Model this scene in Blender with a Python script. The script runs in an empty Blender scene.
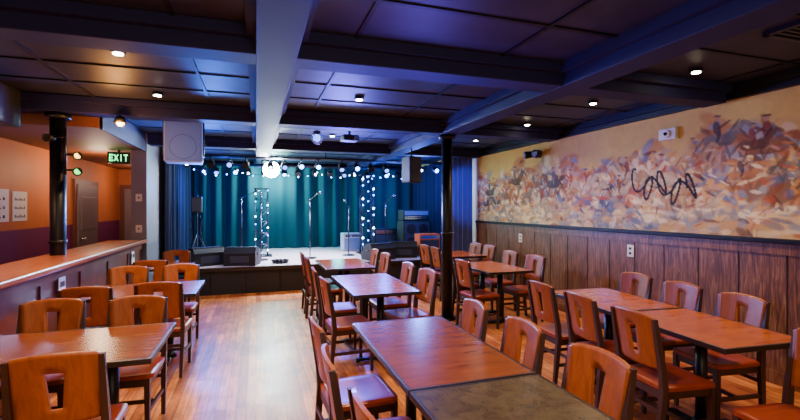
import bpy, bmesh, math, random
import numpy as np
from mathutils import Vector, Matrix
random.seed(4)
COL=bpy.context.scene.collection
def lin(r,g,b):
    f=lambda v:(v/255/12.92) if v/255<=0.04045 else ((v/255+0.055)/1.055)**2.4
    return (f(r),f(g),f(b),1)
# ---------------------------------------------------------------- materials
def mat(name,col,rough=.5,metal=0,emit=None,es=0,coat=0,spec=.5,sheen=0):
    m=bpy.data.materials.new(name); m.use_nodes=True
    b=m.node_tree.nodes['Principled BSDF']
    b.inputs['Base Color'].default_value=col
    b.inputs['Roughness'].default_value=rough
    b.inputs['Metallic'].default_value=metal
    b.inputs['Coat Weight'].default_value=coat
    b.inputs['Specular IOR Level'].default_value=spec
    b.inputs['Sheen Weight'].default_value=sheen
    if emit: 
        b.inputs['Emission Color'].default_value=emit; b.inputs['Emission Strength'].default_value=es
    return m
def N(m,t,**k):
    n=m.node_tree.nodes.new(t)
    for a,v in k.items():
        if a in n.inputs.keys(): n.inputs[a].default_value=v
        else: setattr(n,a,v)
    return n
def L(m,a,b): m.node_tree.links.new(a,b)
def ramp(m,fac,stops):
    r=m.node_tree.nodes.new('ShaderNodeValToRGB'); e=r.color_ramp.elements
    while len(e)<len(stops): e.new(.5)
    for el,(p,c) in zip(e,stops): el.position=p; el.color=c
    L(m,fac,r.inputs['Fac']); return r
def mixc(m,mode,fac,a,b):
    n=m.node_tree.nodes.new('ShaderNodeMix'); n.data_type='RGBA'; n.blend_type=mode
    if isinstance(fac,(int,float)): n.inputs[0].default_value=fac
    else: L(m,fac,n.inputs[0])
    for i,v in ((6,a),(7,b)):
        if isinstance(v,tuple): n.inputs[i].default_value=v
        else: L(m,v,n.inputs[i])
    return n.outputs[2]
def wood(name,c1,c2,scale=(1,1,1),rough=.3,coat=.3,bump=.05,world=False,lo=.3,hi=.7,spec=.4):
    m=mat(name,c1,rough,coat=coat,spec=spec); b=m.node_tree.nodes['Principled BSDF']
    tc=N(m,'ShaderNodeTexCoord'); mp=N(m,'ShaderNodeMapping'); mp.inputs['Scale'].default_value=scale
    if world:
        g=N(m,'ShaderNodeNewGeometry'); L(m,g.outputs['Position'],mp.inputs['Vector'])
    else: L(m,tc.outputs['Object'],mp.inputs['Vector'])
    n=N(m,'ShaderNodeTexNoise'); n.inputs['Scale'].default_value=4; n.inputs['Detail'].default_value=8; n.inputs['Roughness'].default_value=.65; n.inputs['Distortion'].default_value=.6
    L(m,mp.outputs[0],n.inputs['Vector'])
    r=ramp(m,n.outputs['Fac'],[(lo,c1),(hi,c2)]); L(m,r.outputs[0],b.inputs['Base Color'])
    if bump:
        bp=N(m,'ShaderNodeBump'); bp.inputs['Strength'].default_value=bump; bp.inputs['Distance'].default_value=.01
        L(m,n.outputs['Fac'],bp.inputs['Height']); L(m,bp.outputs[0],b.inputs['Normal'])
    return m
M={}
M['chairpanel']=wood('chair_wood',lin(122,54,16),lin(166,82,28),(6,6,1.2),.4,.05,.02)
M['chairseat']=wood('seat_wood',lin(112,36,14),lin(156,58,20),(6,1.2,6),.34,.1,.02)
M['chairframe']=wood('chair_frame',lin(44,24,18),lin(66,36,26),(8,8,1),.45,.05,.02)
M['tabletop']=wood('table_wood',lin(140,60,14),lin(186,92,28),(1.0,5,1),.22,0,.006,spec=.4,lo=.3,hi=.7)
M['tabletopx']=wood('table_wood_b',lin(100,46,20),lin(142,72,32),(1.0,5,1),.22,0,.006,spec=.4,lo=.3,hi=.7)
M['tablegrey']=wood('table_slate',lin(58,44,34),lin(92,76,56),(3,3,1),.26,0,.006,spec=.4)
M['edge']=mat('table_edge',lin(36,22,16),.4)
M['black']=mat('black_metal',lin(14,13,16),.4,.3)
M['blackmatte']=mat('black_matte',lin(20,20,26),.6)
M['grille']=mat('speaker_grille',lin(58,60,76),.5,.2)
M['pa']=mat('pa_grille_grey',lin(92,106,146),.5)
M['rail']=wood('rail_wood',lin(124,54,22),lin(176,94,48),(6,.7,6),.28,.1,.02)
M['barfront']=wood('bar_front',lin(90,38,20),lin(124,58,34),(2,1,.5),.45,.1,.03)
M['white']=mat('white_plastic',lin(225,220,210),.45)
M['chrome']=mat('chrome',lin(200,200,205),.25,1)
M['truss']=mat('truss_metal',lin(60,64,80),.4,.9)
M['beam']=mat('beam_paint',lin(34,32,72),.6,spec=.2)
M['trimblack']=mat('trim_black',lin(14,12,20),.5,spec=.3)
M['bulb']=mat('led_bulb',lin(200,220,255),.3,emit=(.62,.82,1,1),es=22)
M['bulbblue']=mat('led_bulb_blue',lin(80,120,255),.3,emit=(.06,.2,1,1),es=40)
M['bulbw']=mat('downlight_bulb',lin(255,240,210),.3,emit=(1,.86,.62,1),es=80)
M['bulbo']=mat('orange_bulb',lin(255,200,120),.3,emit=(1,.42,.08,1),es=18)
M['star']=mat('stage_lamp',lin(255,255,255),.3,emit=(.85,.97,1,1),es=500)
M['green']=mat('exit_letters',lin(40,220,110),.4,emit=(.08,1,.35,1),es=4)
M['signface']=mat('exit_face',lin(20,40,28),.5)
M['doorgrey']=mat('door_paint',lin(122,108,116),.5)
M['jamb']=mat('door_jamb',lin(110,60,48),.5)
M['velvet']=mat('velvet_teal',lin(5,58,68),.9,sheen=.05,spec=.2)
M['velvetb']=mat('velvet_blue',lin(60,70,150),.85,sheen=.4)
M['velvetk']=mat('velvet_black',lin(10,18,48),.9,sheen=.1,spec=.2)
M['orangeamp']=mat('orange_tolex',lin(225,92,26),.6)
M['greyamp']=mat('grey_cloth',lin(150,160,175),.7)
M['paper']=mat('paper',lin(235,236,238),.6)
M['blueglass']=mat('blue_glass',lin(60,90,200),.1,emit=(.1,.25,1,1),es=6)
M['jacket']=mat('dark_cloth',lin(24,28,40),.85)
M['greengel']=mat('green_gel',lin(40,220,60),.4,emit=(.1,1,.2,1),es=3)
M['yelgel']=mat('amber_gel',lin(240,180,40),.4,emit=(1,.6,.1,1),es=6)
M['pipe']=mat('conduit',lin(50,46,56),.4,.6)

def floor_mat():
    m=mat('floor_oak',lin(190,120,80),.4,coat=0,spec=.45); b=m.node_tree.nodes['Principled BSDF']
    g=N(m,'ShaderNodeNewGeometry'); mp=N(m,'ShaderNodeMapping'); mp.inputs['Rotation'].default_value=(0,0,math.pi/2)
    L(m,g.outputs['Position'],mp.inputs['Vector'])
    br=N(m,'ShaderNodeTexBrick'); br.offset=.37; br.offset_frequency=2
    br.inputs['Scale'].default_value=1; br.inputs['Brick Width'].default_value=1.1; br.inputs['Row Height'].default_value=.075
    br.inputs['Mortar Size'].default_value=.0022; br.inputs['Bias'].default_value=0
    br.inputs['Color1'].default_value=lin(172,86,36); br.inputs['Color2'].default_value=lin(242,156,80); br.inputs['Mortar'].default_value=lin(84,40,20)
    L(m,mp.outputs[0],br.inputs['Vector'])
    mp2=N(m,'ShaderNodeMapping'); mp2.inputs['Scale'].default_value=(14,1.3,1); L(m,g.outputs['Position'],mp2.inputs['Vector'])
    n=N(m,'ShaderNodeTexNoise'); n.inputs['Scale'].default_value=2.2; n.inputs['Detail'].default_value=8; L(m,mp2.outputs[0],n.inputs['Vector'])
    r=ramp(m,n.outputs['Fac'],[(.3,(.5,.45,.42,1)),(.7,(1.15,1.12,1.1,1))])
    c=mixc(m,'MULTIPLY',1,br.outputs['Color'],r.outputs[0])
    n2=N(m,'ShaderNodeTexNoise'); n2.inputs['Scale'].default_value=1.6; n2.inputs['Detail'].default_value=10; n2.inputs['Roughness'].default_value=.7; L(m,g.outputs['Position'],n2.inputs['Vector'])
    r2=ramp(m,n2.outputs['Fac'],[(.38,(.5,.4,.36,1)),(.56,(1.1,1.06,1.04,1))])
    c=mixc(m,'MULTIPLY',.85,c,r2.outputs[0]); L(m,c,b.inputs['Base Color'])
    r3=ramp(m,n2.outputs['Fac'],[(.3,(.5,)*3+(1,)),(.7,(.3,)*3+(1,))]); L(m,r3.outputs[0],b.inputs['Roughness'])
    bp=N(m,'ShaderNodeBump'); bp.inputs['Strength'].default_value=.12; bp.inputs['Distance'].default_value=.004
    L(m,n.outputs['Fac'],bp.inputs['Height']); L(m,bp.outputs[0],b.inputs['Normal'])
    return m
M['floor']=floor_mat()
def ceil_mat():
    m=mat('ceiling_panels',lin(40,36,50),.5,spec=.35); b=m.node_tree.nodes['Principled BSDF']
    g=N(m,'ShaderNodeNewGeometry')
    n=N(m,'ShaderNodeTexNoise'); n.inputs['Scale'].default_value=5; n.inputs['Detail'].default_value=8; L(m,g.outputs['Position'],n.inputs['Vector'])
    r=ramp(m,n.outputs['Fac'],[(.3,lin(32,34,52)),(.7,lin(46,46,70))])
    L(m,r.outputs[0],b.inputs['Base Color'])
    bp=N(m,'ShaderNodeBump'); bp.inputs['Strength'].default_value=.15; bp.inputs['Distance'].default_value=.01
    L(m,n.outputs['Fac'],bp.inputs['Height']); L(m,bp.outputs[0],b.inputs['Normal'])
    return m
M['ceil']=ceil_mat()
def split_wall(name,c_lo,c_hi,z):
    m=mat(name,c_hi,.6); b=m.node_tree.nodes['Principled BSDF']
    g=N(m,'ShaderNodeNewGeometry'); sp=N(m,'ShaderNodeSeparateXYZ'); L(m,g.outputs['Position'],sp.inputs[0])
    mt=N(m,'ShaderNodeMath'); mt.operation='GREATER_THAN'; mt.inputs[1].default_value=z; L(m,sp.outputs['Z'],mt.inputs[0])
    n=N(m,'ShaderNodeTexNoise'); n.inputs['Scale'].default_value=2; n.inputs['Detail'].default_value=5; L(m,g.outputs['Position'],n.inputs['Vector'])
    r=ramp(m,n.outputs['Fac'],[(.3,(.88,.88,.88,1)),(.7,(1.05,1.05,1.05,1))])
    L(m,mixc(m,'MULTIPLY',1,mixc(m,'MIX',mt.outputs[0],c_lo,c_hi),r.outputs[0]),b.inputs['Base Color'])
    return m
M['wall_left']=split_wall('wall_orange_purple',lin(112,36,92),lin(200,112,56),1.28)
M['wall_back']=split_wall('wall_orange_b',lin(112,36,92),lin(186,100,52),1.28)
M['soffit']=mat('soffit_paint',lin(110,58,30),.6)
M['plaster']=split_wall('plaster_grey',lin(110,106,118),lin(128,122,132),1.0)
M['cream']=split_wall('wall_cream',lin(226,200,140),lin(232,206,140),1.0)
M['stage']=wood('stage_planks',lin(160,136,146),lin(226,206,214),(9,1,1),.35,.1,.03,world=True)
def wains():
    m=mat('wainscot_wood',lin(80,45,30),.38,coat=.1); b=m.node_tree.nodes['Principled BSDF']
    g=N(m,'ShaderNodeNewGeometry'); mp=N(m,'ShaderNodeMapping'); mp.inputs['Scale'].default_value=(1,16,1.6); L(m,g.outputs['Position'],mp.inputs['Vector'])
    n=N(m,'ShaderNodeTexNoise'); n.inputs['Scale'].default_value=3; n.inputs['Detail'].default_value=8; n.inputs['Distortion'].default_value=.8; L(m,mp.outputs[0],n.inputs['Vector'])
    r=ramp(m,n.outputs['Fac'],[(.32,lin(72,42,26)),(.52,lin(112,68,42)),(.72,lin(150,102,68))]); 
    L(m,r.outputs[0],b.inputs['Base Color'])
    bp=N(m,'ShaderNodeBump'); bp.inputs['Strength'].default_value=.3; bp.inputs['Distance'].default_value=.01
    L(m,n.outputs['Fac'],bp.inputs['Height']); L(m,bp.outputs[0],b.inputs['Normal'])
    return m
M['wains']=wains()
# ---------------------------------------------------------------- builder
class B:
    def __init__(s): s.bm=bmesh.new(); s.mats=[]
    def mi(s,k):
        if k not in s.mats: s.mats.append(k)
        return s.mats.index(k)
    def _fin(s,verts,mk,smooth=False):
        i=s.mi(mk); fs=set()
        for v in verts: fs.update(v.link_faces)
        for f in fs: f.material_index=i; f.smooth=smooth
    def box(s,c,d,mk,rot=None,bev=0,taper=None):
        r=bmesh.ops.create_cube(s.bm,size=1); vs=r['verts']
        for v in vs:
            v.co=Vector((v.co.x*d[0],v.co.y*d[1],v.co.z*d[2]))
            if taper and v.co.z<0: v.co.x*=taper; v.co.y*=taper
        i=s.mi(mk); fs=set(f for v in vs for f in v.link_faces)
        for f in fs: f.material_index=i
        if bev:
            es=list(set(e for v in vs for e in v.link_edges))
            rr=bmesh.ops.bevel(s.bm,geom=es,offset=bev,segments=2,affect='EDGES',profile=.5)
            vs=list(set(v for f in rr['faces'] for v in f.verts)|set(v for v in vs if v.is_valid))
            for f in rr['faces']: f.material_index=i
        for v in vs:
            if rot: v.co=rot@v.co
            v.co+=Vector(c)
    def bx(s,x0,x1,y0,y1,z0,z1,mk,bev=0): s.box(((x0+x1)/2,(y0+y1)/2,(z0+z1)/2),(x1-x0,y1-y0,z1-z0),mk,bev=bev)
    def rod(s,a,b,r,mk,r2=None,seg=12,smooth=True):
        a=Vector(a);b=Vector(b);d=b-a
        rr=bmesh.ops.create_cone(s.bm,cap_ends=True,segments=seg,radius1=r,radius2=r if r2 is None else r2,depth=d.length)
        q=Vector((0,0,1)).rotation_difference(d.normalized()).to_matrix()
        for v in rr['verts']: v.co=q@v.co+(a+b)/2
        s._fin(rr['verts'],mk,smooth and seg>4)
        for v in rr['verts']:
            for f in v.link_faces:
                if len(f.verts)>4: f.smooth=False
    def ball(s,c,r,mk,sc=(1,1,1),sub=2):
        rr=bmesh.ops.create_icosphere(s.bm,subdivisions=sub,radius=r)
        for v in rr['verts']: v.co=Vector((v.co.x*sc[0],v.co.y*sc[1],v.co.z*sc[2]))+Vector(c)
        s._fin(rr['verts'],mk,True)
    def path(s,pts,r,mk,seg=8):
        for p,q in zip(pts[:-1],pts[1:]): s.rod(p,q,r,mk,seg=seg)
    def mesh(s,name):
        me=bpy.data.meshes.new(name); s.bm.normal_update(); s.bm.to_mesh(me); s.bm.free()
        for k in s.mats: me.materials.append(M[k])
        return me
    def obj(s,name,loc=(0,0,0),rz=0):
        o=bpy.data.objects.new(name,s.mesh(name)); COL.objects.link(o); o.location=loc; o.rotation_euler=(0,0,rz); return o
def inst(name,me,loc,rz=0):
    o=bpy.data.objects.new(name,me); COL.objects.link(o); o.location=loc; o.rotation_euler=(0,0,rz); return o
# ---------------------------------------------------------------- room shell
XR=4.5; XL=-3.2; YB=12.3; YF=-1.5; ZC=2.8; YM=8.35
b=B(); b.bx(XL-.2,XR+.2,YF,YB+.2,-.1,0,'floor'); b.obj('floor')
b=B(); b.bx(XL-.2,XR+.2,YF,YB+.2,ZC,ZC+.1,'ceil'); b.obj('ceiling')
b=B()
for x in np.arange(XL+.35,XR,1.17): b.bx(x,x+.028,YF,YB,ZC-.012,ZC,'trimblack')
for y in np.arange(YF+.2,YB,.62): b.bx(XL,XR,y,y+.028,ZC-.011,ZC,'trimblack')
b.obj('trim_ceiling_grid')
b=B(); b.bx(XR,XR+.15,YF,YB+.2,0,ZC,'cream'); b.obj('wall_right')
b=B(); b.bx(XL-.15,XL,YF,YB+.2,0,ZC,'wall_left'); b.obj('wall_left')
b=B(); b.bx(XL,-1.85,YB,YB+.15,0,ZC,'wall_back'); b.bx(-1.85,XR,YB,YB+.15,0,ZC,'blackmatte'); b.obj('wall_back')
b=B(); b.bx(-1.9,-1.68,8.0,YB,0,ZC,'plaster'); b.obj('wall_partition')
b=B(); b.bx(XR-.03,XR,YF,YM,0.0,1.27,'wains')
y=YF
while y<YM-.1:
    b.bx(XR-.034,XR-.03,y,y+.007,.12,1.2,'trimblack'); y+=.41
b.bx(XR-.05,XR-.03,YF,YM,0,.12,'wains'); b.bx(XR-.042,XR-.03,YF,YM,1.17,1.27,'wains'); b.obj('wall_wainscot')
b=B(); b.bx(XR-.07,XR,YF,YM,1.27,1.315,'trimblack',bev=.008); b.obj('trim_1')
b=B(); b.bx(XR-.06,XR,YF,YM,2.66,ZC,'trimblack'); b.bx(XR-.1,XR-.06,YF,YM,2.72,ZC,'trimblack'); b.obj('trim_2')
b=B(); b.bx(0.0,.27,YF,YB-.3,2.62,ZC,'beam',bev=.008); b.bx(.27,.33,YF,YB-.3,2.72,ZC,'beam'); b.bx(-.06,0,YF,YB-.3,2.72,ZC,'beam'); b.obj('ceiling_beam')
b=B(); b.bx(2.46,2.72,YF,YB-.3,2.62,ZC,'beam',bev=.008);  b.bx(2.72,2.78,YF,YB-.3,2.72,ZC,'beam'); b.bx(2.4,2.46,YF,YB-.3,2.72,ZC,'beam'); b.obj('ceiling_beam')
for y in (.65,3.2,5.7,8.2):
    b=B(); b.bx(XL,XR-.1,y-.12,y+.12,2.625,ZC-.001,'beam',bev=.008); b.bx(XL,XR-.1,y-.18,y+.18,2.725,ZC-.002,'beam'); b.obj('ceiling_beam')
b=B(); b.bx(XL+.01,-1.7,5.9,YB-.02,2.52,ZC-.003,'soffit'); b.bx(-1.72,-1.69,5.9,7.98,2.5,ZC-.003,'beam'); b.obj('ceiling_soffit')
b=B(); b.bx(-2.62,-2.3,3.4,5.5,2.42,ZC-.004,'blackmatte',bev=.01)
for y in (3.5,4.2,4.9): b.bx(-2.63,-2.29,y,y+.03,2.41,2.79,'trimblack')
b.obj('ceiling_air_duct')
b=B()
for i in range(12): b.bx(3.35,3.95,1.5+i*.045,1.52+i*.045,2.775,2.79,'pipe')
b.bx(3.3,4.0,1.46,1.49,2.77,2.799,'pipe'); b.bx(3.3,4.0,2.04,2.07,2.77,2.799,'pipe'); b.bx(3.3,3.34,1.46,2.07,2.77,2.799,'pipe'); b.bx(3.96,4.0,1.46,2.07,2.77,2.799,'pipe')
b.obj('ceiling_vent')
for (x,y) in ((2.59,5.72),(-2.06,5.72)):
    b=B(); b.rod((0,0,0),(0,0,2.62),.075,'black',seg=24); b.rod((0,0,0),(0,0,.03),.13,'black',seg=24); b.rod((0,0,2.56),(0,0,2.62),.12,'black',seg=24); b.rod((0,0,1.2),(0,0,1.24),.085,'black',seg=24)
    b.obj('support_column',(x,y,0))
b=B(); b.bx(-1.95,-1.76,YF,7.95,0,1.03,'barfront')
y=0
while y<7.9: b.bx(-1.76,-1.745,y,y+.05,.1,.98,'barfront'); y+=.9
b.bx(-1.76,-1.74,YF,7.95,0,.12,'barfront'); b.bx(-1.76,-1.74,YF,7.95,.93,1.03,'barfront')
b.obj('wall_half_bar')
b=B(); b.bx(-2.22,-1.66,YF,7.95,1.032,1.075,'rail',bev=.012); b.bx(-1.7,-1.655,YF,7.95,1.032,1.085,'rail',bev=.012); b.obj('bar_counter_top')
b=B(); b.bx(XL+.001,XL+.04,9.5,10.75,0,2.12,'jamb'); b.bx(XL+.03,XL+.06,9.6,10.65,0.01,2.03,'doorgrey',bev=.005); b.bx(XL+.05,XL+.07,9.75,10.5,1.15,1.8,'doorgrey',bev=.01)
b.rod((XL+.06,9.7,1.0),(XL+.12,9.7,1.0),.025,'chrome'); b.ball((XL+.13,9.7,1.0),.03,'chrome'); b.obj('door_1')
b=B(); b.bx(-3.15,-2.3,YB-.05,YB,0,2.14,'jamb'); b.bx(-3.05,-2.4,YB-.08,YB-.04,0.01,2.04,'doorgrey',bev=.005)
b.bx(-2.86,-2.6,YB-.1,YB-.075,1.35,1.6,'paper'); b.rod((-2.47,YB-.08,1),(-2.47,YB-.14,1),.02,'chrome'); b.ball((-2.47,YB-.15,1),.03,'chrome'); b.obj('door_2')
b=B(); b.box((0,0,0),(.32,.05,.19),'signface',bev=.008); b.rod((0,0,.09),(0,0,.12),.02,'black')
S={'E':[(0,0,.2,1),(0,0,1,.18),(0,.41,.8,.59),(0,.82,1,1)],'I':[(.4,0,.62,1)],'T':[(.4,0,.62,1),(0,.82,1,1)]}
x0=-.13
for chh in 'EXIT':
    w=.055
    if chh=='X':
        for a in (.46,-.46): b.box((x0+w/2,-.028,0),(.013,.006,.115),'green',rot=Matrix.Rotation(a,3,'Y'))
    else:
        for (a0,c0,a1,c1) in S[chh]: b.bx(x0+a0*w,x0+a1*w,-.031,-.025,-.055+c0*.11,-.055+c1*.11,'green')
    x0+=.068
b.obj('exit_sign',(-2.12,8.2,2.40))
# ---------------------------------------------------------------- mural
Y0,Y1,Z0,Z1=.3,YM,1.315,2.66
W_,H_=760,126
img=np.zeros((H_,W_,3)); 
yy=np.linspace(Y0,Y1,W_); zz=np.linspace(Z0,Z1,H_)
def pc(r,g,b_): return np.array(lin(r,g,b_)[:3])
top=pc(240,202,108); pal_hi=[pc(*c) for c in [(236,192,110),(216,152,76),(184,100,52),(250,226,160),(160,160,166),(206,130,70),(140,140,156)]]
pal_mid=[pc(*c) for c in [(130,66,36),(196,104,54),(92,60,54),(96,116,156),(246,214,170),(56,48,52),(170,128,112),(190,78,44),(228,170,96),(84,98,136),(252,230,196),(140,100,66),(200,150,136)]]
pal_lo=[pc(*c) for c in [(140,146,160),(232,190,136),(246,218,168),(110,114,136),(200,146,96),(176,156,140),(250,228,188),(212,164,100)]]
band=2.26+.10*np.sin(yy*2.1+1)+.08*np.sin(yy*4.7)+.06*np.sin(yy*9.3+2)
for j in range(W_):
    t=np.clip((zz-band[j])/.16+.5,0,1)[:,None]
    lo=pc(226,180,122)*(1-.35*np.sin(yy[j]*5+zz[:,None]*9)**2)
    img[:,j]=top*t+lo*(1-t)
def stroke(y,z,l,w,a,c,al=.85):
    r=max(l,w); j0=max(0,int((y-r-Y0)/(Y1-Y0)*W_)); j1=min(W_,int((y+r-Y0)/(Y1-Y0)*W_)+2)
    i0=max(0,int((z-r-Z0)/(Z1-Z0)*H_)); i1=min(H_,int((z+r-Z0)/(Z1-Z0)*H_)+2)
    if j1<=j0 or i1<=i0: return
    A,Bb=np.meshgrid(yy[j0:j1]-y,zz[i0:i1]-z)
    u=A*math.cos(a)+Bb*math.sin(a); v=-A*math.sin(a)+Bb*math.cos(a)
    d=(u/l)**2+(v/w)**2; k=np.clip((1.15-d)/.5,0,1)*al
    k=k[:,:,None]
    img[i0:i1,j0:j1]=img[i0:i1,j0:j1]*(1-k)+c*k
R=random
for _ in range(260):
    y=R.uniform(Y0,Y1); bt=float(np.interp(y,yy,band)); f=R.random(); z=Z0+f*(bt-Z0)
    c=R.choice(pal_hi if f>.75 else pal_mid if f>.35 else pal_lo)
    stroke(y,z,R.uniform(.12,.4),R.uniform(.05,.14),R.gauss(0,.5),c,.75)
for _ in range(1300):
    y=R.uniform(Y0,Y1); bt=float(np.interp(y,yy,band)); z=R.uniform(Z0,bt+.02); f=(z-Z0)/(bt-Z0)
    if f>.75: c=R.choice(pal_hi) if R.random()<.75 else R.choice(pal_mid)
    elif f>.3: c=R.choice(pal_mid) if R.random()<.75 else R.choice(pal_hi+pal_lo)
    else: c=R.choice(pal_lo) if R.random()<.8 else R.choice(pal_mid)
    stroke(y,z,R.uniform(.03,.13),R.uniform(.015,.05),R.gauss(0,.8) if f>.3 else R.gauss(0,.3),c,R.uniform(.45,.85))
def horse(y,z,s,col,rid,d):
    dk=col*.45; A_=.8
    stroke(y,z,.17*s,.07*s,.1*d,col,A_); stroke(y+.1*s,z+.01,.08*s,.075*s,0,col,A_); stroke(y-.11*s,z+.01,.08*s,.08*s,0,col*.7,A_); stroke(y,z-.04*s,.14*s,.025*s,0,dk,.6)
    stroke(y+d*.2*s,z+.1*s,.11*s,.04*s,d*.9,col,A_); stroke(y+d*.29*s,z+.15*s,.07*s,.028*s,-d*.5,col*1.1,A_)
    stroke(y+d*.17*s,z+.14*s,.09*s,.016*s,d*.9,dk,.8); stroke(y-d*.22*s,z-.02*s,.1*s,.018*s,d*.9,dk,.8)
    for dx,a in ((.15,1.1),(.1,1.9),(-.1,1.2),(-.15,2.0)):
        stroke(y+d*dx*s,z-.13*s,.09*s,.02*s,d*a if d>0 else math.pi-a,dk if dx<.12 else col,.65)
    stroke(y-.02*d*s,z+.14*s,.09*s,.045*s,1.4,rid,.9); stroke(y-.01*d*s,z+.25*s,.03*s,.03*s,0,pc(206,150,110),.9); stroke(y+d*.06*s,z+.17*s,.09*s,.016*s,.5*d,rid*.6,.8); stroke(y,z+.04*s,.07*s,.022*s,1.9,rid*.5,.8); stroke(y-.01*d*s,z+.275*s,.045*s,.012*s,.1,rid*.4,.85)
hc=[(110,66,42),(236,218,194),(160,96,54),(90,78,76),(240,212,172),(130,118,112),(186,120,70),(78,56,46),(220,190,156)]
hl=[(236,218,194),(240,212,172),(206,160,110),(220,190,156)]
rc=[(180,70,40),(80,96,150),(214,130,62),(244,216,180),(84,70,72),(146,62,42),(226,176,110),(96,96,116)]
for k in range(48):
    y=.6+k*.165+R.uniform(-.08,.08); bt=float(np.interp(y,yy,band)); horse(y,R.uniform(1.62,bt-.14),R.uniform(.6,1.1),pc(*R.choice(hl if 3.3<y<4.5 else hc)),pc(*R.choice(rc)),R.choice((-1,1)))
for _ in range(650):
    y=R.uniform(Y0,Y1); z=R.uniform(Z0,2.2); stroke(y,z,R.uniform(.02,.08),R.uniform(.006,.018),R.gauss(0,.9),R.choice(pal_hi+pal_lo+pal_mid),R.uniform(.4,.8))
for t in np.linspace(0,1,700):
    y=4.25-.78*t+.10*math.sin(t*27); z=1.90+.12*math.sin(t*40+1)+.06*math.cos(t*13)-.12*t
    stroke(y,z,.015,.013,0,pc(10,8,10),1)
me=bpy.data.meshes.new('mural')
V=[(0,float(y),float(z)) for z in zz for y in yy]
Fc=[(i*W_+j,(i+1)*W_+j,(i+1)*W_+j+1,i*W_+j+1) for i in range(H_-1) for j in range(W_-1)]
me.from_pydata(V,[],Fc); ca=me.color_attributes.new('paint','FLOAT_COLOR','POINT')
ar=np.ones((H_*W_,4)); ar[:,:3]=np.clip(img.reshape(-1,3)*.80,0,1); ca.data.foreach_set('color',ar.ravel())
m=mat('mural_paint',(1,1,1,1),.6,spec=.2); a=N(m,'ShaderNodeVertexColor'); a.layer_name='paint'
bb=m.node_tree.nodes['Principled BSDF']
g=N(m,'ShaderNodeNewGeometry'); n=N(m,'ShaderNodeTexNoise'); n.inputs['Scale'].default_value=7; n.inputs['Detail'].default_value=6; n.inputs['Distortion'].default_value=1.2; L(m,g.outputs['Position'],n.inputs['Vector'])
r=ramp(m,n.outputs['Fac'],[(.35,(.8,.76,.72,1)),(.65,(1.06,1.05,1.03,1))]); L(m,mixc(m,'MULTIPLY',.4,a.outputs['Color'],r.outputs[0]),bb.inputs['Base Color'])
me.materials.append(m); inst('wall_mural_painting',me,(XR-.006,0,0))
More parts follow.
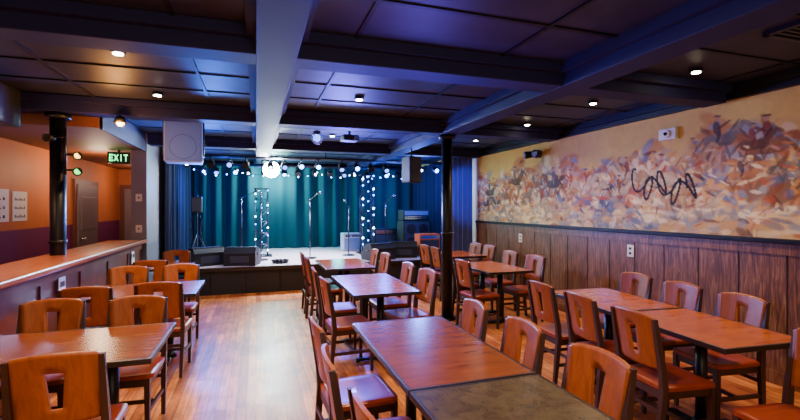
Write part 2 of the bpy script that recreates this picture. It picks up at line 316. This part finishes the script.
# ---------------------------------------------------------------- dining chair
def chair():
    b=B(); bm=b.bm
    for sx in (-1,1):
        P=[(.180*sx,-.235,0),(.192*sx,-.2,.44),(.192*sx,-.21,.56),(.188*sx,-.266,.89)]
        Wd=[.026,.036,.034,.024]; rings=[]
        for (x,y,z),w in zip(P,Wd):
            rings.append([bm.verts.new((x+dx*w/2,y+dy*w*.6,z)) for dx,dy in ((-1,-1),(1,-1),(1,1),(-1,1))])
        k=b.mi('chairframe')
        for r0,r1 in zip(rings[:-1],rings[1:]):
            for i in range(4): f=bm.faces.new((r0[i],r0[(i+1)%4],r1[(i+1)%4],r1[i])); f.material_index=k
        f=bm.faces.new(rings[0][::-1]); f.material_index=k; f=bm.faces.new(rings[-1]); f.material_index=k
        b.box((.18*sx,.175,.215),(.036,.036,.43),'chairframe',taper=.7)
        b.box((.184*sx,-.02,.2),(.018,.38,.028),'chairframe'); 
        b.box((.182*sx,-.015,.4),(.02,.36,.05),'chairframe')
    b.box((0,.175,.4),(.34,.02,.05),'chairframe'); b.box((0,-.2,.4),(.36,.02,.05),'chairframe'); b.box((0,0,.2),(.36,.018,.026),'chairframe'); b.box((0,-.225,.3),(.36,.015,.026),'chairframe')
    nx,ny=12,12; g=[]; k=b.mi('chairseat')
    def sp(i,j,top):
        u=i/nx*2-1; v=j/ny*2-1
        wd=.205+.015*(v+1)/2*1; x=u*wd; y=v*.205
        e=max(abs(u),abs(v)); 
        if abs(u)>.75 and abs(v)>.75: 
            q=((abs(u)-.75)**2+(abs(v)-.75)**2)**.5; 
            if q>.25: s=.25/q; x=math.copysign((.75+(abs(u)-.75)*s)*wd,u); y=math.copysign((.75+(abs(v)-.75)*s)*.205,v)
        dip=-.012*max(0,1-u*u)*max(0,1-v*v)
        z=.46+dip-(.006 if e>.95 else 0) if top else .43
        return bm.verts.new((x,y-.005,z))
    for t in (1,0): g.append([[sp(i,j,t) for j in range(ny+1)] for i in range(nx+1)])
    for i in range(nx):
        for j in range(ny):
            T=g[0];f=bm.faces.new((T[i][j],T[i+1][j],T[i+1][j+1],T[i][j+1])); f.material_index=k; f.smooth=True
            T=g[1];f=bm.faces.new((T[i][j],T[i][j+1],T[i+1][j+1],T[i+1][j])); f.material_index=k
    T,U=g
    for i in range(nx):
        for j in (0,ny): f=bm.faces.new((T[i][j],T[i+1][j],U[i+1][j],U[i][j])); f.material_index=k
    for j in range(ny):
        for i in (0,nx): f=bm.faces.new((T[i][j],T[i][j+1],U[i][j+1],U[i][j])); f.material_index=k
    k=b.mi('chairpanel'); cs=[-1,-.86,-.7,-.5,-.3,'L','C','R',.3,.5,.7,.86,1]
    def pp(ci,t,side):
        zb=.555; 
        c=cs[ci]
        hw=.024+.018*max(0,min(1,(t-.2)/.6))
        if c=='L': x=-hw
        elif c=='R': x=hw
        elif c=='C': x=0
        else: x=c*(.172+.024*max(0,t-.1)) 
        xn=x/.2
        ztop=.915-.022*xn*xn-(.02*max(0,abs(xn)-.85)/.15); zbot=zb+.012*xn*xn
        z=zbot+(ztop-zbot)*t
        y=-.208-.054*(z-.56)/.32-.03*(1-xn*xn)+.012
        return bm.verts.new((x,y+side*.009,z))
    ts=[0,.05,.15,.22,.3,.4,.5,.6,.68,.74,.85,.95,1]
    Gs=[[[pp(c,t,sd) for t in ts] for c in range(13)] for sd in (1,-1)]
    hole=lambda c,t: c in (5,6) and 3<=t<=8
    for c in range(12):
        for t in range(12):
            if hole(c,t): continue
            for q,Gd in enumerate(Gs):
                vs=(Gd[c][t],Gd[c][t+1],Gd[c+1][t+1],Gd[c+1][t]); f=bm.faces.new(vs if q==0 else vs[::-1]); f.material_index=k; f.smooth=True
            for (dc,dt,a0,a1) in ((-1,0,(c,t),(c,t+1)),(1,0,(c+1,t+1),(c+1,t)),(0,-1,(c+1,t),(c,t)),(0,1,(c,t+1),(c+1,t+1))):
                c2,t2=c+dc,t+dt
                if not(0<=c2<12 and 0<=t2<12) or hole(c2,t2):
                    f=bm.faces.new((Gs[0][a0[0]][a0[1]],Gs[1][a0[0]][a0[1]],Gs[1][a1[0]][a1[1]],Gs[0][a1[0]][a1[1]])); f.material_index=k
    bmesh.ops.recalc_face_normals(bm,faces=bm.faces)
    return b.mesh('dining_chair')
CH=chair()
FX=-math.pi/2; BX=math.pi/2; FY=0; BY=math.pi
def ch(x,y,a,j=0):
    a=a+j; d=Vector((-math.sin(a),math.cos(a))); inst('dining_chair',CH,(x+d.x*.25,y+d.y*.25,0),a)
ch(-1.43,3.88,BY,.05); ch(-.86,3.82,BY,-.06); ch(-.90,2.48,FY,.05); ch(-1.42,2.48,FY,0)
ch(-1.40,4.45,FY,.06); ch(-.85,4.53,FY,-.05); ch(-1.40,5.8,BY,.05); ch(-.86,5.85,BY,-.05)
ch(-1.3,6.42,FY,.1); ch(-1.2,7.72,BY,0)
ch(.36,2.68,FX,.05); ch(.34,2.08,FX,-.06); ch(.38,1.5,FX,.05)
ch(1.51,2.86,BX,-.1); ch(1.53,2.28,BX,-.05); ch(1.55,1.69,BX,.02)
ch(.64,4.3,FX,.08); ch(.64,5.02,FX,-.05); ch(1.80,4.5,BX,.12); ch(1.78,5.1,BX,.0)
ch(.68,6.2,FX,.05); ch(.68,6.85,FX,0); ch(1.84,6.3,BX,.05); ch(1.84,6.9,BX,0)
ch(2.5,3.42,FX,-.06); ch(2.46,2.86,FX,-.12); ch(2.42,2.3,FX,-.1)
ch(3.74,3.55,BX,-.05); ch(3.68,2.98,BX,-.1); ch(3.62,2.42,BX,-.12); ch(2.98,1.52,BX,-.1)
ch(2.58,5.2,FX,.05); ch(2.72,6.02,FX,-.05); ch(3.8,5.35,BX,.06); ch(3.8,6.0,BX,0)
ch(2.95,7.0,FX,0); ch(2.95,7.5,FX,.1); ch(4.0,7.0,BX,0); ch(4.0,7.5,BX,.1)
# ---------------------------------------------------------------- tables
def table(w,d,top='tabletop'):
    b=B()
    b.box((0,0,.735),(w-.012,d-.012,.028),top,bev=.004)
    for sx in(-1,1): b.box((sx*(w/2-.009),0,.7335),(.018,d,.033),'edge',bev=.003)
    for sy in(-1,1): b.box((0,sy*(d/2-.009),.7335),(w-.03,.018,.033),'edge',bev=.003)
    cs=[0] if d<1.1 and w<1.1 else ([(-d/2+.3),(d/2-.3)] if d>w else [(-w/2+.3),(w/2-.3)])
    for c in cs:
        p=(0,c) if d>=w else (c,0)
        b.rod((p[0],p[1],.03),(p[0],p[1],.7),.038,'black',seg=20)
        b.rod((p[0],p[1],.03),(p[0],p[1],.09),.07,'black',r2=.04,seg=20)
        b.box((p[0],p[1],.712),(.3,.3,.014),'black')
        if d>=w or len(cs)==1: b.box((p[0],p[1],.028),(.52,.06,.03),'black',bev=.008)
        if w>d or len(cs)==1: b.box((p[0],p[1],.028),(.06,.52,.03),'black',bev=.008)
        for sx in (-1,1):
            if d>=w or len(cs)==1: b.rod((p[0]+sx*.24,p[1],0),(p[0]+sx*.24,p[1],.018),.022,'black')
            if w>d or len(cs)==1: b.rod((p[0],p[1]+sx*.24,0),(p[0],p[1]+sx*.24,.018),.022,'black')
    return b.mesh('dining_table')
tA=table(.70,1.24,'tabletopx'); tG=table(.70,1.2,'tablegrey'); tS=table(.7,.94); tF=table(1.1,.82,'tabletopx'); tH=table(.7,.7)
inst('dining_table',tA,(1.02,2.53,0)); inst('dining_table',tG,(1.02,1.3,0),-.0)
inst('dining_table',tS,(3.12,3.26,0),-.08); inst('dining_table',tS,(3.045,2.31,0),-.08)
inst('dining_table',table(.7,1.28),(1.24,4.76,0)); inst('dining_table',table(.7,1.15),(1.26,6.55,0))
inst('dining_table',table(.68,1.1),(3.2,5.55,0)); inst('dining_table',tS,(3.48,7.25,0))
inst('dining_table',tF,(-1.11,3.18,0)); inst('dining_table',tF,(-1.11,5.12,0)); inst('dining_table',tH,(-1.25,7.07,0))
# ---------------------------------------------------------------- stage
SY=8.55
b=B(); b.bx(-1.66,XR-.02,SY,YB-.02,.46,.498,'stage'); b.bx(-1.66,XR-.02,SY+.03,YB-.02,.0,.46,'blackmatte'); b.bx(-1.66,XR-.02,SY-.015,SY+.01,.43,.498,'edge',bev=.004)
for x in np.arange(-1.4,4.4,.61): b.bx(x,x+.02,SY+.015,SY+.035,.02,.43,'trimblack')
b.obj('stage_platform')
def curtain(name,x0,y0,x1,y1,z0,z1,mk,amp=.06,fold=.16,off=0):
    Ln=math.hypot(x1-x0,y1-y0); n=int(Ln/fold*14); nz=10
    dx,dy=(x1-x0)/Ln,(y1-y0)/Ln; nxn,nyn=-dy,dx
    bm=bmesh.new(); rows=[]
    for k in range(nz+1):
        row=[]; t=k/nz
        for i in range(n+1):
            s=i/n*Ln; ph=s/fold*2*math.pi+1.6*math.sin(s*1.7+off)
            o=amp*(math.sin(ph+.5*math.sin(s*3.1+off))*(.7+.3*math.sin(s*2.3))+.5*math.sin(ph*.37+1.3+t))*(.75+.25*(1-t))
            row.append(bm.verts.new((x0+dx*s+nxn*o,y0+dy*s+nyn*o,z0+(z1-z0)*t)))
        rows.append(row)
    for k in range(nz):
        for i in range(n): f=bm.faces.new((rows[k][i],rows[k][i+1],rows[k+1][i+1],rows[k+1][i])); f.smooth=True
    me=bpy.data.meshes.new(name); bm.to_mesh(me); bm.free(); me.materials.append(M[mk]); return inst(name,me,(0,0,0))
curtain('stage_curtain',-1.48,YB-.24,XR-.22,YB-.24,.51,2.72,'velvet',.11,.36)
curtain('stage_curtain',-1.56,8.95,-1.56,11.9,.51,2.72,'velvetk',.04)
curtain('stage_curtain',XR-.16,9.3,XR-.16,11.9,.51,2.72,'velvetk',.05)
curtain('stage_curtain',3.86,8.44,XR-.06,8.44,.03,2.7,'velvetb',.045,.12)
def wedge():
    b=B(); bm=b.bm
    pr=[(-.22,0),(.2,0),(.24,.1),(.02,.34),(-.16,.34),(-.22,.24)]
    w=.29; k=b.mi('blackmatte')
    A=[bm.verts.new((-w,y,z)) for y,z in pr]; C=[bm.verts.new((w,y,z)) for y,z in pr]
    bm.faces.new(A); bm.faces.new(C[::-1])
    for i in range(6): bm.faces.new((A[i],C[i],C[(i+1)%6],A[(i+1)%6]))
    bmesh.ops.recalc_face_normals(bm,faces=bm.faces)
    for f in bm.faces: f.material_index=k
    rot=Matrix.Rotation(math.atan2(.24,-.22),3,'X')
    b.box((0,.137,.228),(.5,.28,.012),'grille',rot=rot,bev=.003)
    b.box((-.295,-.02,.2),(.02,.12,.03),'grille'); b.box((.295,-.02,.2),(.02,.12,.03),'grille')
    b.box((0,-.225,.12),(.34,.012,.12),'grille',bev=.004); b.box((0,-.222,.24),(.58,.012,.014),'grille'); b.box((0,-.16,.342),(.56,.014,.012),'grille')
    return b.mesh('stage_monitor_wedge')
WM=wedge()
inst('stage_monitor_wedge',WM,(-.92,9.05,.5),.5); inst('stage_monitor_wedge',WM,(-.24,8.88,.5),-.25)
inst('stage_monitor_wedge',WM,(2.45,8.9,.5),.3); inst('stage_monitor_wedge',WM,(3.1,9.2,.5),-.2)
b=B(); b.box((0,0,0),(.46,.36,.54),'greyamp',bev=.02); b.box((0,-.185,0),(.42,.015,.5),'pa',bev=.004)
b.rod((0,-.192,-.07),(0,-.196,-.07),.16,'pipe',seg=28); b.rod((0,-.196,-.07),(0,-.198,-.07),.155,'pa',seg=28); b.box((0,-.195,.17),(.26,.008,.1),'pa')
for sx in (-1,1): b.box((sx*.242,0,.05),(.02,.05,.46),'black')
b.box((0,0,.285),(.5,.05,.02),'black'); b.rod((-.15,0,.285),(-.15,0,.34),.01,'black'); b.rod((.15,0,.285),(.15,0,.34),.01,'black'); b.obj('pa_speaker',(-.92,6.5,2.46),.08)
b=B(); b.box((0,0,0),(.26,.26,.46),'blackmatte',bev=.02); b.box((0,-.133,0),(.22,.01,.42),'grille'); b.rod((0,0,.23),(0,0,.5),.015,'black'); b.obj('pa_speaker',(2.62,7.3,2.26),.3)
def mic(x,y,h=1.5,boom=.35,a=0):
    b=B(); b.rod((0,0,.0),(0,0,.02),.14,'black',seg=24); b.rod((0,0,.02),(0,0,h*.72),.011,'black'); b.rod((0,0,h*.72),(0,0,h),.008,'chrome')
    b.ball((0,0,h),.02,'black'); b.rod((0,.12,h-.05),(0,-boom,h+.12),.007,'black'); b.rod((0,-boom,h+.12),(0,-boom-.11,h+.15),.016,'black',r2=.02); b.ball((0,-boom-.13,h+.155),.027,'chrome')
    b.obj('microphone_stand',(x,y,.5),a)
mic(.1,9.5,1.2); mic(1.1,9.5,1.25,.3,.4); mic(2.0,9.8,1.1,.3,-.4); mic(-.3,10.3,1.3,.35,.8); mic(2.9,9.9,1.2,.3,.2)
b=B(); 
for a in (0,2.1,4.2): b.rod((0,0,.55),(.3*math.cos(a),.3*math.sin(a),0.01),.013,'truss'); b.rod((0,0,.25),(.17*math.cos(a),.17*math.sin(a),0.24),.01,'truss')
b.rod((0,0,.1),(0,0,1.35),.02,'truss'); b.box((0,0,1.15),(.2,.17,.32),'blackmatte',bev=.01); b.box((0,-.09,1.15),(.17,.01,.28),'grille')
b.path([(.03,.0,1.0),(.1,-.05,.8),(.06,-.08,.6),(.12,-.06,.4),(.05,-.1,.02)],.01,'black'); b.path([(-.03,.0,1.0),(-.12,-.05,.8),(-.08,-.08,.5),(-.12,-.06,.02)],.01,'black')
b.obj('speaker_on_stand',(-1.15,9.8,.5))
b=B(); b.bx(-.38,.38,-.18,.18,0.03,.76,'blackmatte',bev=.02); b.bx(-.34,.34,-.19,-.175,.07,.72,'grille',bev=.005)
for x in (-.17,.17):
    for z in (.24,.56): b.rod((x,-.188,z),(x,-.194,z),.13,'pipe',seg=24)
b.bx(-.37,.37,-.14,.14,.77,1.03,'blackmatte',bev=.015); b.bx(-.33,.33,-.15,-.135,.8,.88,'chrome'); 
for i in range(8): b.rod((-.26+i*.07,-.15,.84),(-.26+i*.07,-.17,.84),.012,'black')
b.bx(-.33,.33,-.15,-.138,.9,1.0,'pa')
for x in(-.3,.3):
    for y in (-.12,.12): b.rod((x,y,0),(x,y,.04),.025,'black')
b.obj('guitar_amp_stack',(3.72,10.2,.5),.15)
def combo(name,x,y,mk,s=1,z=.5):
    b=B(); b.box((0,0,.24*s),(.5*s,.26*s,.46*s),mk,bev=.015); b.box((0,-.132*s,.19*s),(.44*s,.012,.3*s),'grille' if mk!='greyamp' else 'pa',bev=.003); b.box((0,-.132*s,.4*s),(.44*s,.012,.07*s),'chrome')
    for i in range(6): b.rod((-.17*s+i*.06*s,-.135*s,.4*s),(-.17*s+i*.06*s,-.155*s,.4*s),.01,'black')
    b.box((0,0,.49*s),(.2*s,.04,.02),'black',bev=.005)
    b.obj(name,(x,y,z),.1)
combo('guitar_combo_amp',3.72,9.3,'orangeamp',1.05); combo('guitar_combo_amp',2.28,10.9,'greyamp',.95)
combo('guitar_combo_amp',3.05,10.6,'blackmatte',1.2)
b=B()
for k in range(5):
    pts=[(.14*math.cos(t/12*2*math.pi)*(1+.05*k),.14*math.sin(t/12*2*math.pi)*(1-.05*k),.01+.014*k) for t in range(13)]; b.path(pts,.008,'black')
b.obj('cable_coil',(.45,8.85,.5))
b=B(); b.box((0,0,.2),(.42,.3,.38),'blackmatte',bev=.01); b.box((0,-.155,.2),(.36,.01,.3),'black')
for z in (.1,.2,.3): 
    for x in (-.12,-.04,.04,.12): b.rod((x,-.16,z),(x,-.17,z),.015,'chrome')
b.box((0,0,.4),(.44,.32,.03),'black',bev=.005); b.obj('stage_box_rack',(-1.35,8.3,0))
def parcan(b,x,y,z,gel,ty=.4):
    d=Vector((0,-math.cos(ty),-math.sin(ty))); c=Vector((x,y,z))
    b.rod(c-d*.1,c+d*.1,.055,'black',r2=.068,seg=16); b.rod(c+d*.1,c+d*.104,.028 if gel=='bulb' else .045,gel,seg=12); b.rod((x,y,z+.02),(x,y,z+.15),.01,'black'); b.rod((x-.08,y,z),(x+.08,y,z),.008,'black')
for (yb,zb,seed) in ((9.3,2.62,1),(10.9,2.6,2)):
    b=B(); b.rod((-1.5,yb,zb),(4.2,yb,zb),.024,'pipe'); b.rod((-1.5,yb+.2,zb),(4.2,yb+.2,zb),.024,'pipe')
    for x in np.arange(-1.4,4.2,.3): b.rod((x,yb,zb),(x+.15,yb+.2,zb),.008,'pipe',seg=6); b.rod((x+.15,yb+.2,zb),(x+.3,yb,zb),.008,'pipe',seg=6)
    for x in (-1.4,1.4,4.1): b.rod((x,yb,zb),(x,yb,ZC),.012,'pipe')
    R.seed(seed)
    for x in np.arange(-1.2,4.1,.36): parcan(b,x+R.uniform(-.08,.08),yb,zb-.16,R.choice(['bulb','blueglass','bulbblue','black','yelgel' if x<0 else 'bulbblue']),R.uniform(.3,.8))
    b.obj('lighting_truss')
def tower(x,y,h,w=.13,s=1):
    b=B()
    for sx in(-1,1):
        for sy in (-1,1): b.rod((sx*w,sy*w,0.02),(sx*w,sy*w,h),.014,'truss',seg=8)
    n=int(h/.22)
    for i in range(n):
        z=.02+i*h/n; z2=z+h/n
        for sy in(-1,1): b.rod((-w,sy*w,z),(w,sy*w,z2),.007,'truss',seg=6); b.rod((-w,sy*w,z),(w,sy*w,z),.007,'truss',seg=6)
        for sx in(-1,1): b.rod((sx*w,-w,z),(sx*w,w,z2),.007,'truss',seg=6)
        b.ball((w*(-1)**i,-w-.03,z+.12),.026*s,'bulb',sub=1)
        b.ball((w*(-1)**(i+1),-w-.03,z+.2),.018*s,'bulbblue',sub=1); b.ball((0,-w-.03,z+.06),.014*s,'bulbblue',sub=1)
    b.box((0,0,.01),(.45,.45,.02),'black'); b.box((0,0,h+.01),(.34,.34,.02),'black'); b.obj('lighting_truss_tower',(x,y,.5))
tower(.12,10.3,1.5,.13,.75); tower(2.52,10.2,1.85)
b=B(); R.seed(5); pts=[]
for k in range(6):
    x0=-1.3+k*.9
    for t in range(9):
        s=t/8; pts.append((x0+s*.9,10.6,2.46-.12*4*s*(1-s)))
b.path(pts,.005,'black',seg=5)
for i,p in enumerate(pts[::2]): b.ball((p[0],p[1],p[2]-.03),.016,'bulb' if i%3 else 'bulbblue',sub=1)
b.obj('string_lights')
b=B(); b.rod((0,.16,0),(0,-.02,0),.11,'black',r2=.18,seg=28); b.rod((0,-.02,0),(0,-.035,0),.17,'star',seg=28); b.rod((-.19,.05,0),(.19,.05,0),.01,'black')
for sx in(-1,1): b.rod((sx*.19,.05,0),(sx*.19,.05,.2),.01,'black')
b.rod((-.19,.05,.2),(.19,.05,.2),.012,'black'); b.rod((0,.05,.2),(0,.05,.38),.012,'black')
b.obj('stage_spotlight',(.31,9.75,2.40))
b=B(); b.ball((0,0,0),.055,'blueglass'); b.rod((0,0,.05),(0,0,.1),.05,'black'); b.rod((0,0,.1),(0,0,.2),.008,'black')
for a in range(6):
    q=a*math.pi/6
    b.path([(.085*math.sin(t)*math.cos(q),.085*math.sin(t)*math.sin(q),.09*math.cos(t)) for t in np.linspace(-math.pi,math.pi,17)],.003,'chrome',seg=5)
for z,r_ in ((0,.087),(.05,.07),(-.05,.07)): b.path([(r_*math.cos(t),r_*math.sin(t),z) for t in np.linspace(0,2*math.pi,17)],.003,'chrome',seg=5)
b.obj('cage_pendant_lamp',(.84,6.4,2.6))
b=B(); b.box((0,0,0),(.24,.22,.09),'blackmatte',bev=.015); b.rod((.06,-.11,0),(.06,-.14,0),.03,'chrome'); b.rod((0,0,.05),(0,0,.14),.02,'black'); b.box((0,0,.14),(.12,.12,.01),'black'); b.obj('ceiling_projector',(1.36,6.6,2.65),.1)
DL=[(-1.0,3.84),(-.98,5.15),(1.07,4.67),(3.63,4.02),(3.63,2.8),(3.68,5.36),(3.68,6.9),(1.05,1.7),(-1.0,1.6),(3.6,1.3),(1.2,7.2)]
b=B(); b.rod((0,0,.0),(0,0,.018),.055,'black',seg=28); b.rod((0,0,-.006),(0,0,.0),.034,'bulbw',seg=24); DM=b.mesh('recessed_downlight')
def light(t,name,loc,e,col,size=.05,tgt=None,ang=None,blend=.5):
    l=bpy.data.lights.new(name,t); l.energy=e; l.color=col
    if t!='AREA': l.shadow_soft_size=size
    else: l.size=size
    if t=='SPOT' and ang: l.spot_size=math.radians(ang); l.spot_blend=blend
    o=bpy.data.objects.new(name,l); COL.objects.link(o); o.location=loc
    if tgt: o.rotation_euler=(Vector(tgt)-Vector(loc)).to_track_quat('-Z','Y').to_euler()
    return o
WARM=(1,.75,.46)
for x,y in DL:
    inst('recessed_downlight',DM,(x,y,ZC-.03)); light('SPOT','downlight_lamp',(x,y,ZC-.06),(100 if x>3 else 210),WARM,.1,(x,y,0),135,.9)
b=B(); b.rod((0,0,.02),(0,0,.09),.07,'black',r2=.04,seg=20); b.ball((0,0,.02),.04,'bulbo'); b.rod((0,0,.09),(0,0,.14),.015,'black'); b.obj('ceiling_flood_lamp',(-1.41,5.5,2.5))
light('POINT','orange_flood',(-1.42,5.38,2.44),24,(1,.42,.10),.06)
light('POINT','corridor_fill',(-2.5,8.6,2.2),36,(1,.68,.42),.15); light('POINT','corridor_fill',(-2.6,4.6,2.0),18,(1,.66,.42),.15); light('POINT','corridor_fill',(-2.45,11.2,2.2),22,(1,.66,.5),.15)  # added fill points to brighten the left wall, no fixtures modelled
b=B(); b.rod((0,0,0),(0,0,.5),.015,'black')
for z,gl,sx in ((.05,'greengel',1),(.22,'yelgel',1),(.4,'black',-1)):
    b.rod((0,0,z),(sx*.1,-.03,z),.01,'black'); b.rod((sx*.1,.06,z),(sx*.14,-.08,z-.02),.035,'black',r2=.045,seg=16); b.rod((sx*.14,-.08,z-.02),(sx*.1415,-.083,z-.02),.03,gl,seg=16)
b.obj('clamp_spotlight_cluster',(-1.96,5.62,1.95))
b=B(); b.box((-.03,0,0),(.06,.1,.1),'black')
for s_ in (-1,1): b.rod((-.06,s_*.09,.02),(-.2,s_*.14,.0),.05,'black',r2=.065,seg=16); b.rod((-.2,s_*.14,0),(-.203,s_*.141,0),.055,'chrome',seg=16)
b.rod((-.06,-.1,.02),(-.06,.1,.02),.012,'black'); b.obj('wall_floodlight',(XR,6.2,2.47))
b=B(); b.box((-.03,0,0),(.05,.22,.13),'white',bev=.01); b.rod((-.055,.0,0),(-.075,0,0),.045,'white',seg=20); b.ball((-.075,0,0),.02,'black'); b.obj('fire_alarm_strobe',(XR,3.78,2.43))
for y,z in ((4.3,1.05),(6.7,1.05)):
    b=B(); b.box((-.008,0,0),(.012,.1,.15),'white',bev=.004); b.box((-.016,0,.03),(.006,.035,.03),'edge'); b.box((-.016,0,-.03),(.006,.035,.03),'edge'); b.obj('wall_outlet_plate',(XR-.03,y,z))
for z in (1.75,1.25):
    b=B(); b.box((0,-.006,0),(.09,.012,.12),'white',bev=.004); b.box((0,-.014,0),(.02,.012,.03),'edge'); b.obj('light_switch_plate',(-1.79,8.0,z))
for y0,y1,z0,z1,mk in ((6.5,7.3,1.40,1.84,'paper'),(7.4,7.8,1.40,1.82,'paper'),(6.6,7.0,1.04,1.36,'jacket')):
    b=B(); b.bx(0,.012,y0,y1,z0,z1,mk); 
    for k in range(7): 
        yk=y0+.05+k*(y1-y0-.1)/7
        for q in range(3): b.bx(.011,.014,yk,yk+(y1-y0)*.06,z0+.05+q*.12,z0+.09+q*.12-.01*(k%3),('pipe','pa','soffit')[(k+q)%3] if mk!='jacket' else 'paper')
    b.obj('wall_poster',(XL,0,0))
for y in (4.9,7.4):
    b=B(); b.bx(-.0,.008,-.07,.07,-.09,.09,'paper'); b.bx(.007,.01,-.05,.05,.0,.05,'edge'); b.obj('notice_card',(-1.738,y,.85))
# ---------------------------------------------------------------- lighting
light('POINT','stage_key',(.33,9.45,2.35),130,(.72,.92,1),.06)
light('POINT','added_curtain_glow',(.42,11.6,2.3),260,(.4,1,.95),.12)  # added point, makes a bright pool on the curtain as the spotlight's glow
light('SPOT','stage_wash',(1.2,9.5,2.45),1800,(.74,.76,1),.1,(.9,9.8,.5),95,.8)
light('POINT','stage_blue',(-1.0,10.4,2.0),110,(.02,.10,1),.15)
light('POINT','stage_blue',(3.2,11.0,2.1),70,(.02,.12,1),.15)
light('POINT','stage_cyan',(2.0,11.2,1.2),22,(.05,.8,.85),.15)
light('POINT','stage_blue',(3.6,9.5,2.2),160,(.10,.20,1),.15)
light('SPOT','curtain_blue',(3.5,7.2,2.2),110,(.18,.24,1),.1,(4.25,8.44,1.9),50)
light('SPOT','wedge_wash',(-.4,7.4,2.4),90,(.5,.6,1),.1,(-.6,9,.6),40)
light('SPOT','unseen_violet_uplight',(1.5,7.8,1.9),480,(.12,.10,1),.15,(1.4,4.6,2.9),140)  # added invisible spot in mid-air, tints the ceiling violet
light('SPOT','unseen_violet_uplight',(1.4,3.6,1.9),70,(.16,.10,1),.25,(1.4,2.6,2.9),150,.9)  # second unseen uplight added for the violet ceiling, no fixture
light('SPOT','unseen_blue_uplight',(-.8,7.8,1.9),400,(.04,.18,1),.15,(-.9,3.8,2.9),140)  # unseen mid-air spot added to turn the left ceiling blue
light('SPOT','pa_wash',(-.9,5.0,2.3),34,(.35,.45,1),.1,(-.92,6.3,2.46),40)
light('POINT','room_fill',(.4,-.6,1.8),100,(1,.8,.56),.5)
w=bpy.data.worlds.new('w'); bpy.context.scene.world=w; w.use_nodes=True; w.node_tree.nodes['Background'].inputs[0].default_value=(1,.86,.7,1); w.node_tree.nodes['Background'].inputs[1].default_value=.5
# ---------------------------------------------------------------- camera
c=bpy.data.cameras.new('camera'); c.sensor_width=36; c.lens=437/800*36; c.shift_y=-.00375; c.clip_start=.05
o=bpy.data.objects.new('camera',c); COL.objects.link(o); o.location=(0,0,1.6); o.rotation_euler=(math.pi/2,0,-math.radians(18.238)); bpy.context.scene.camera=o
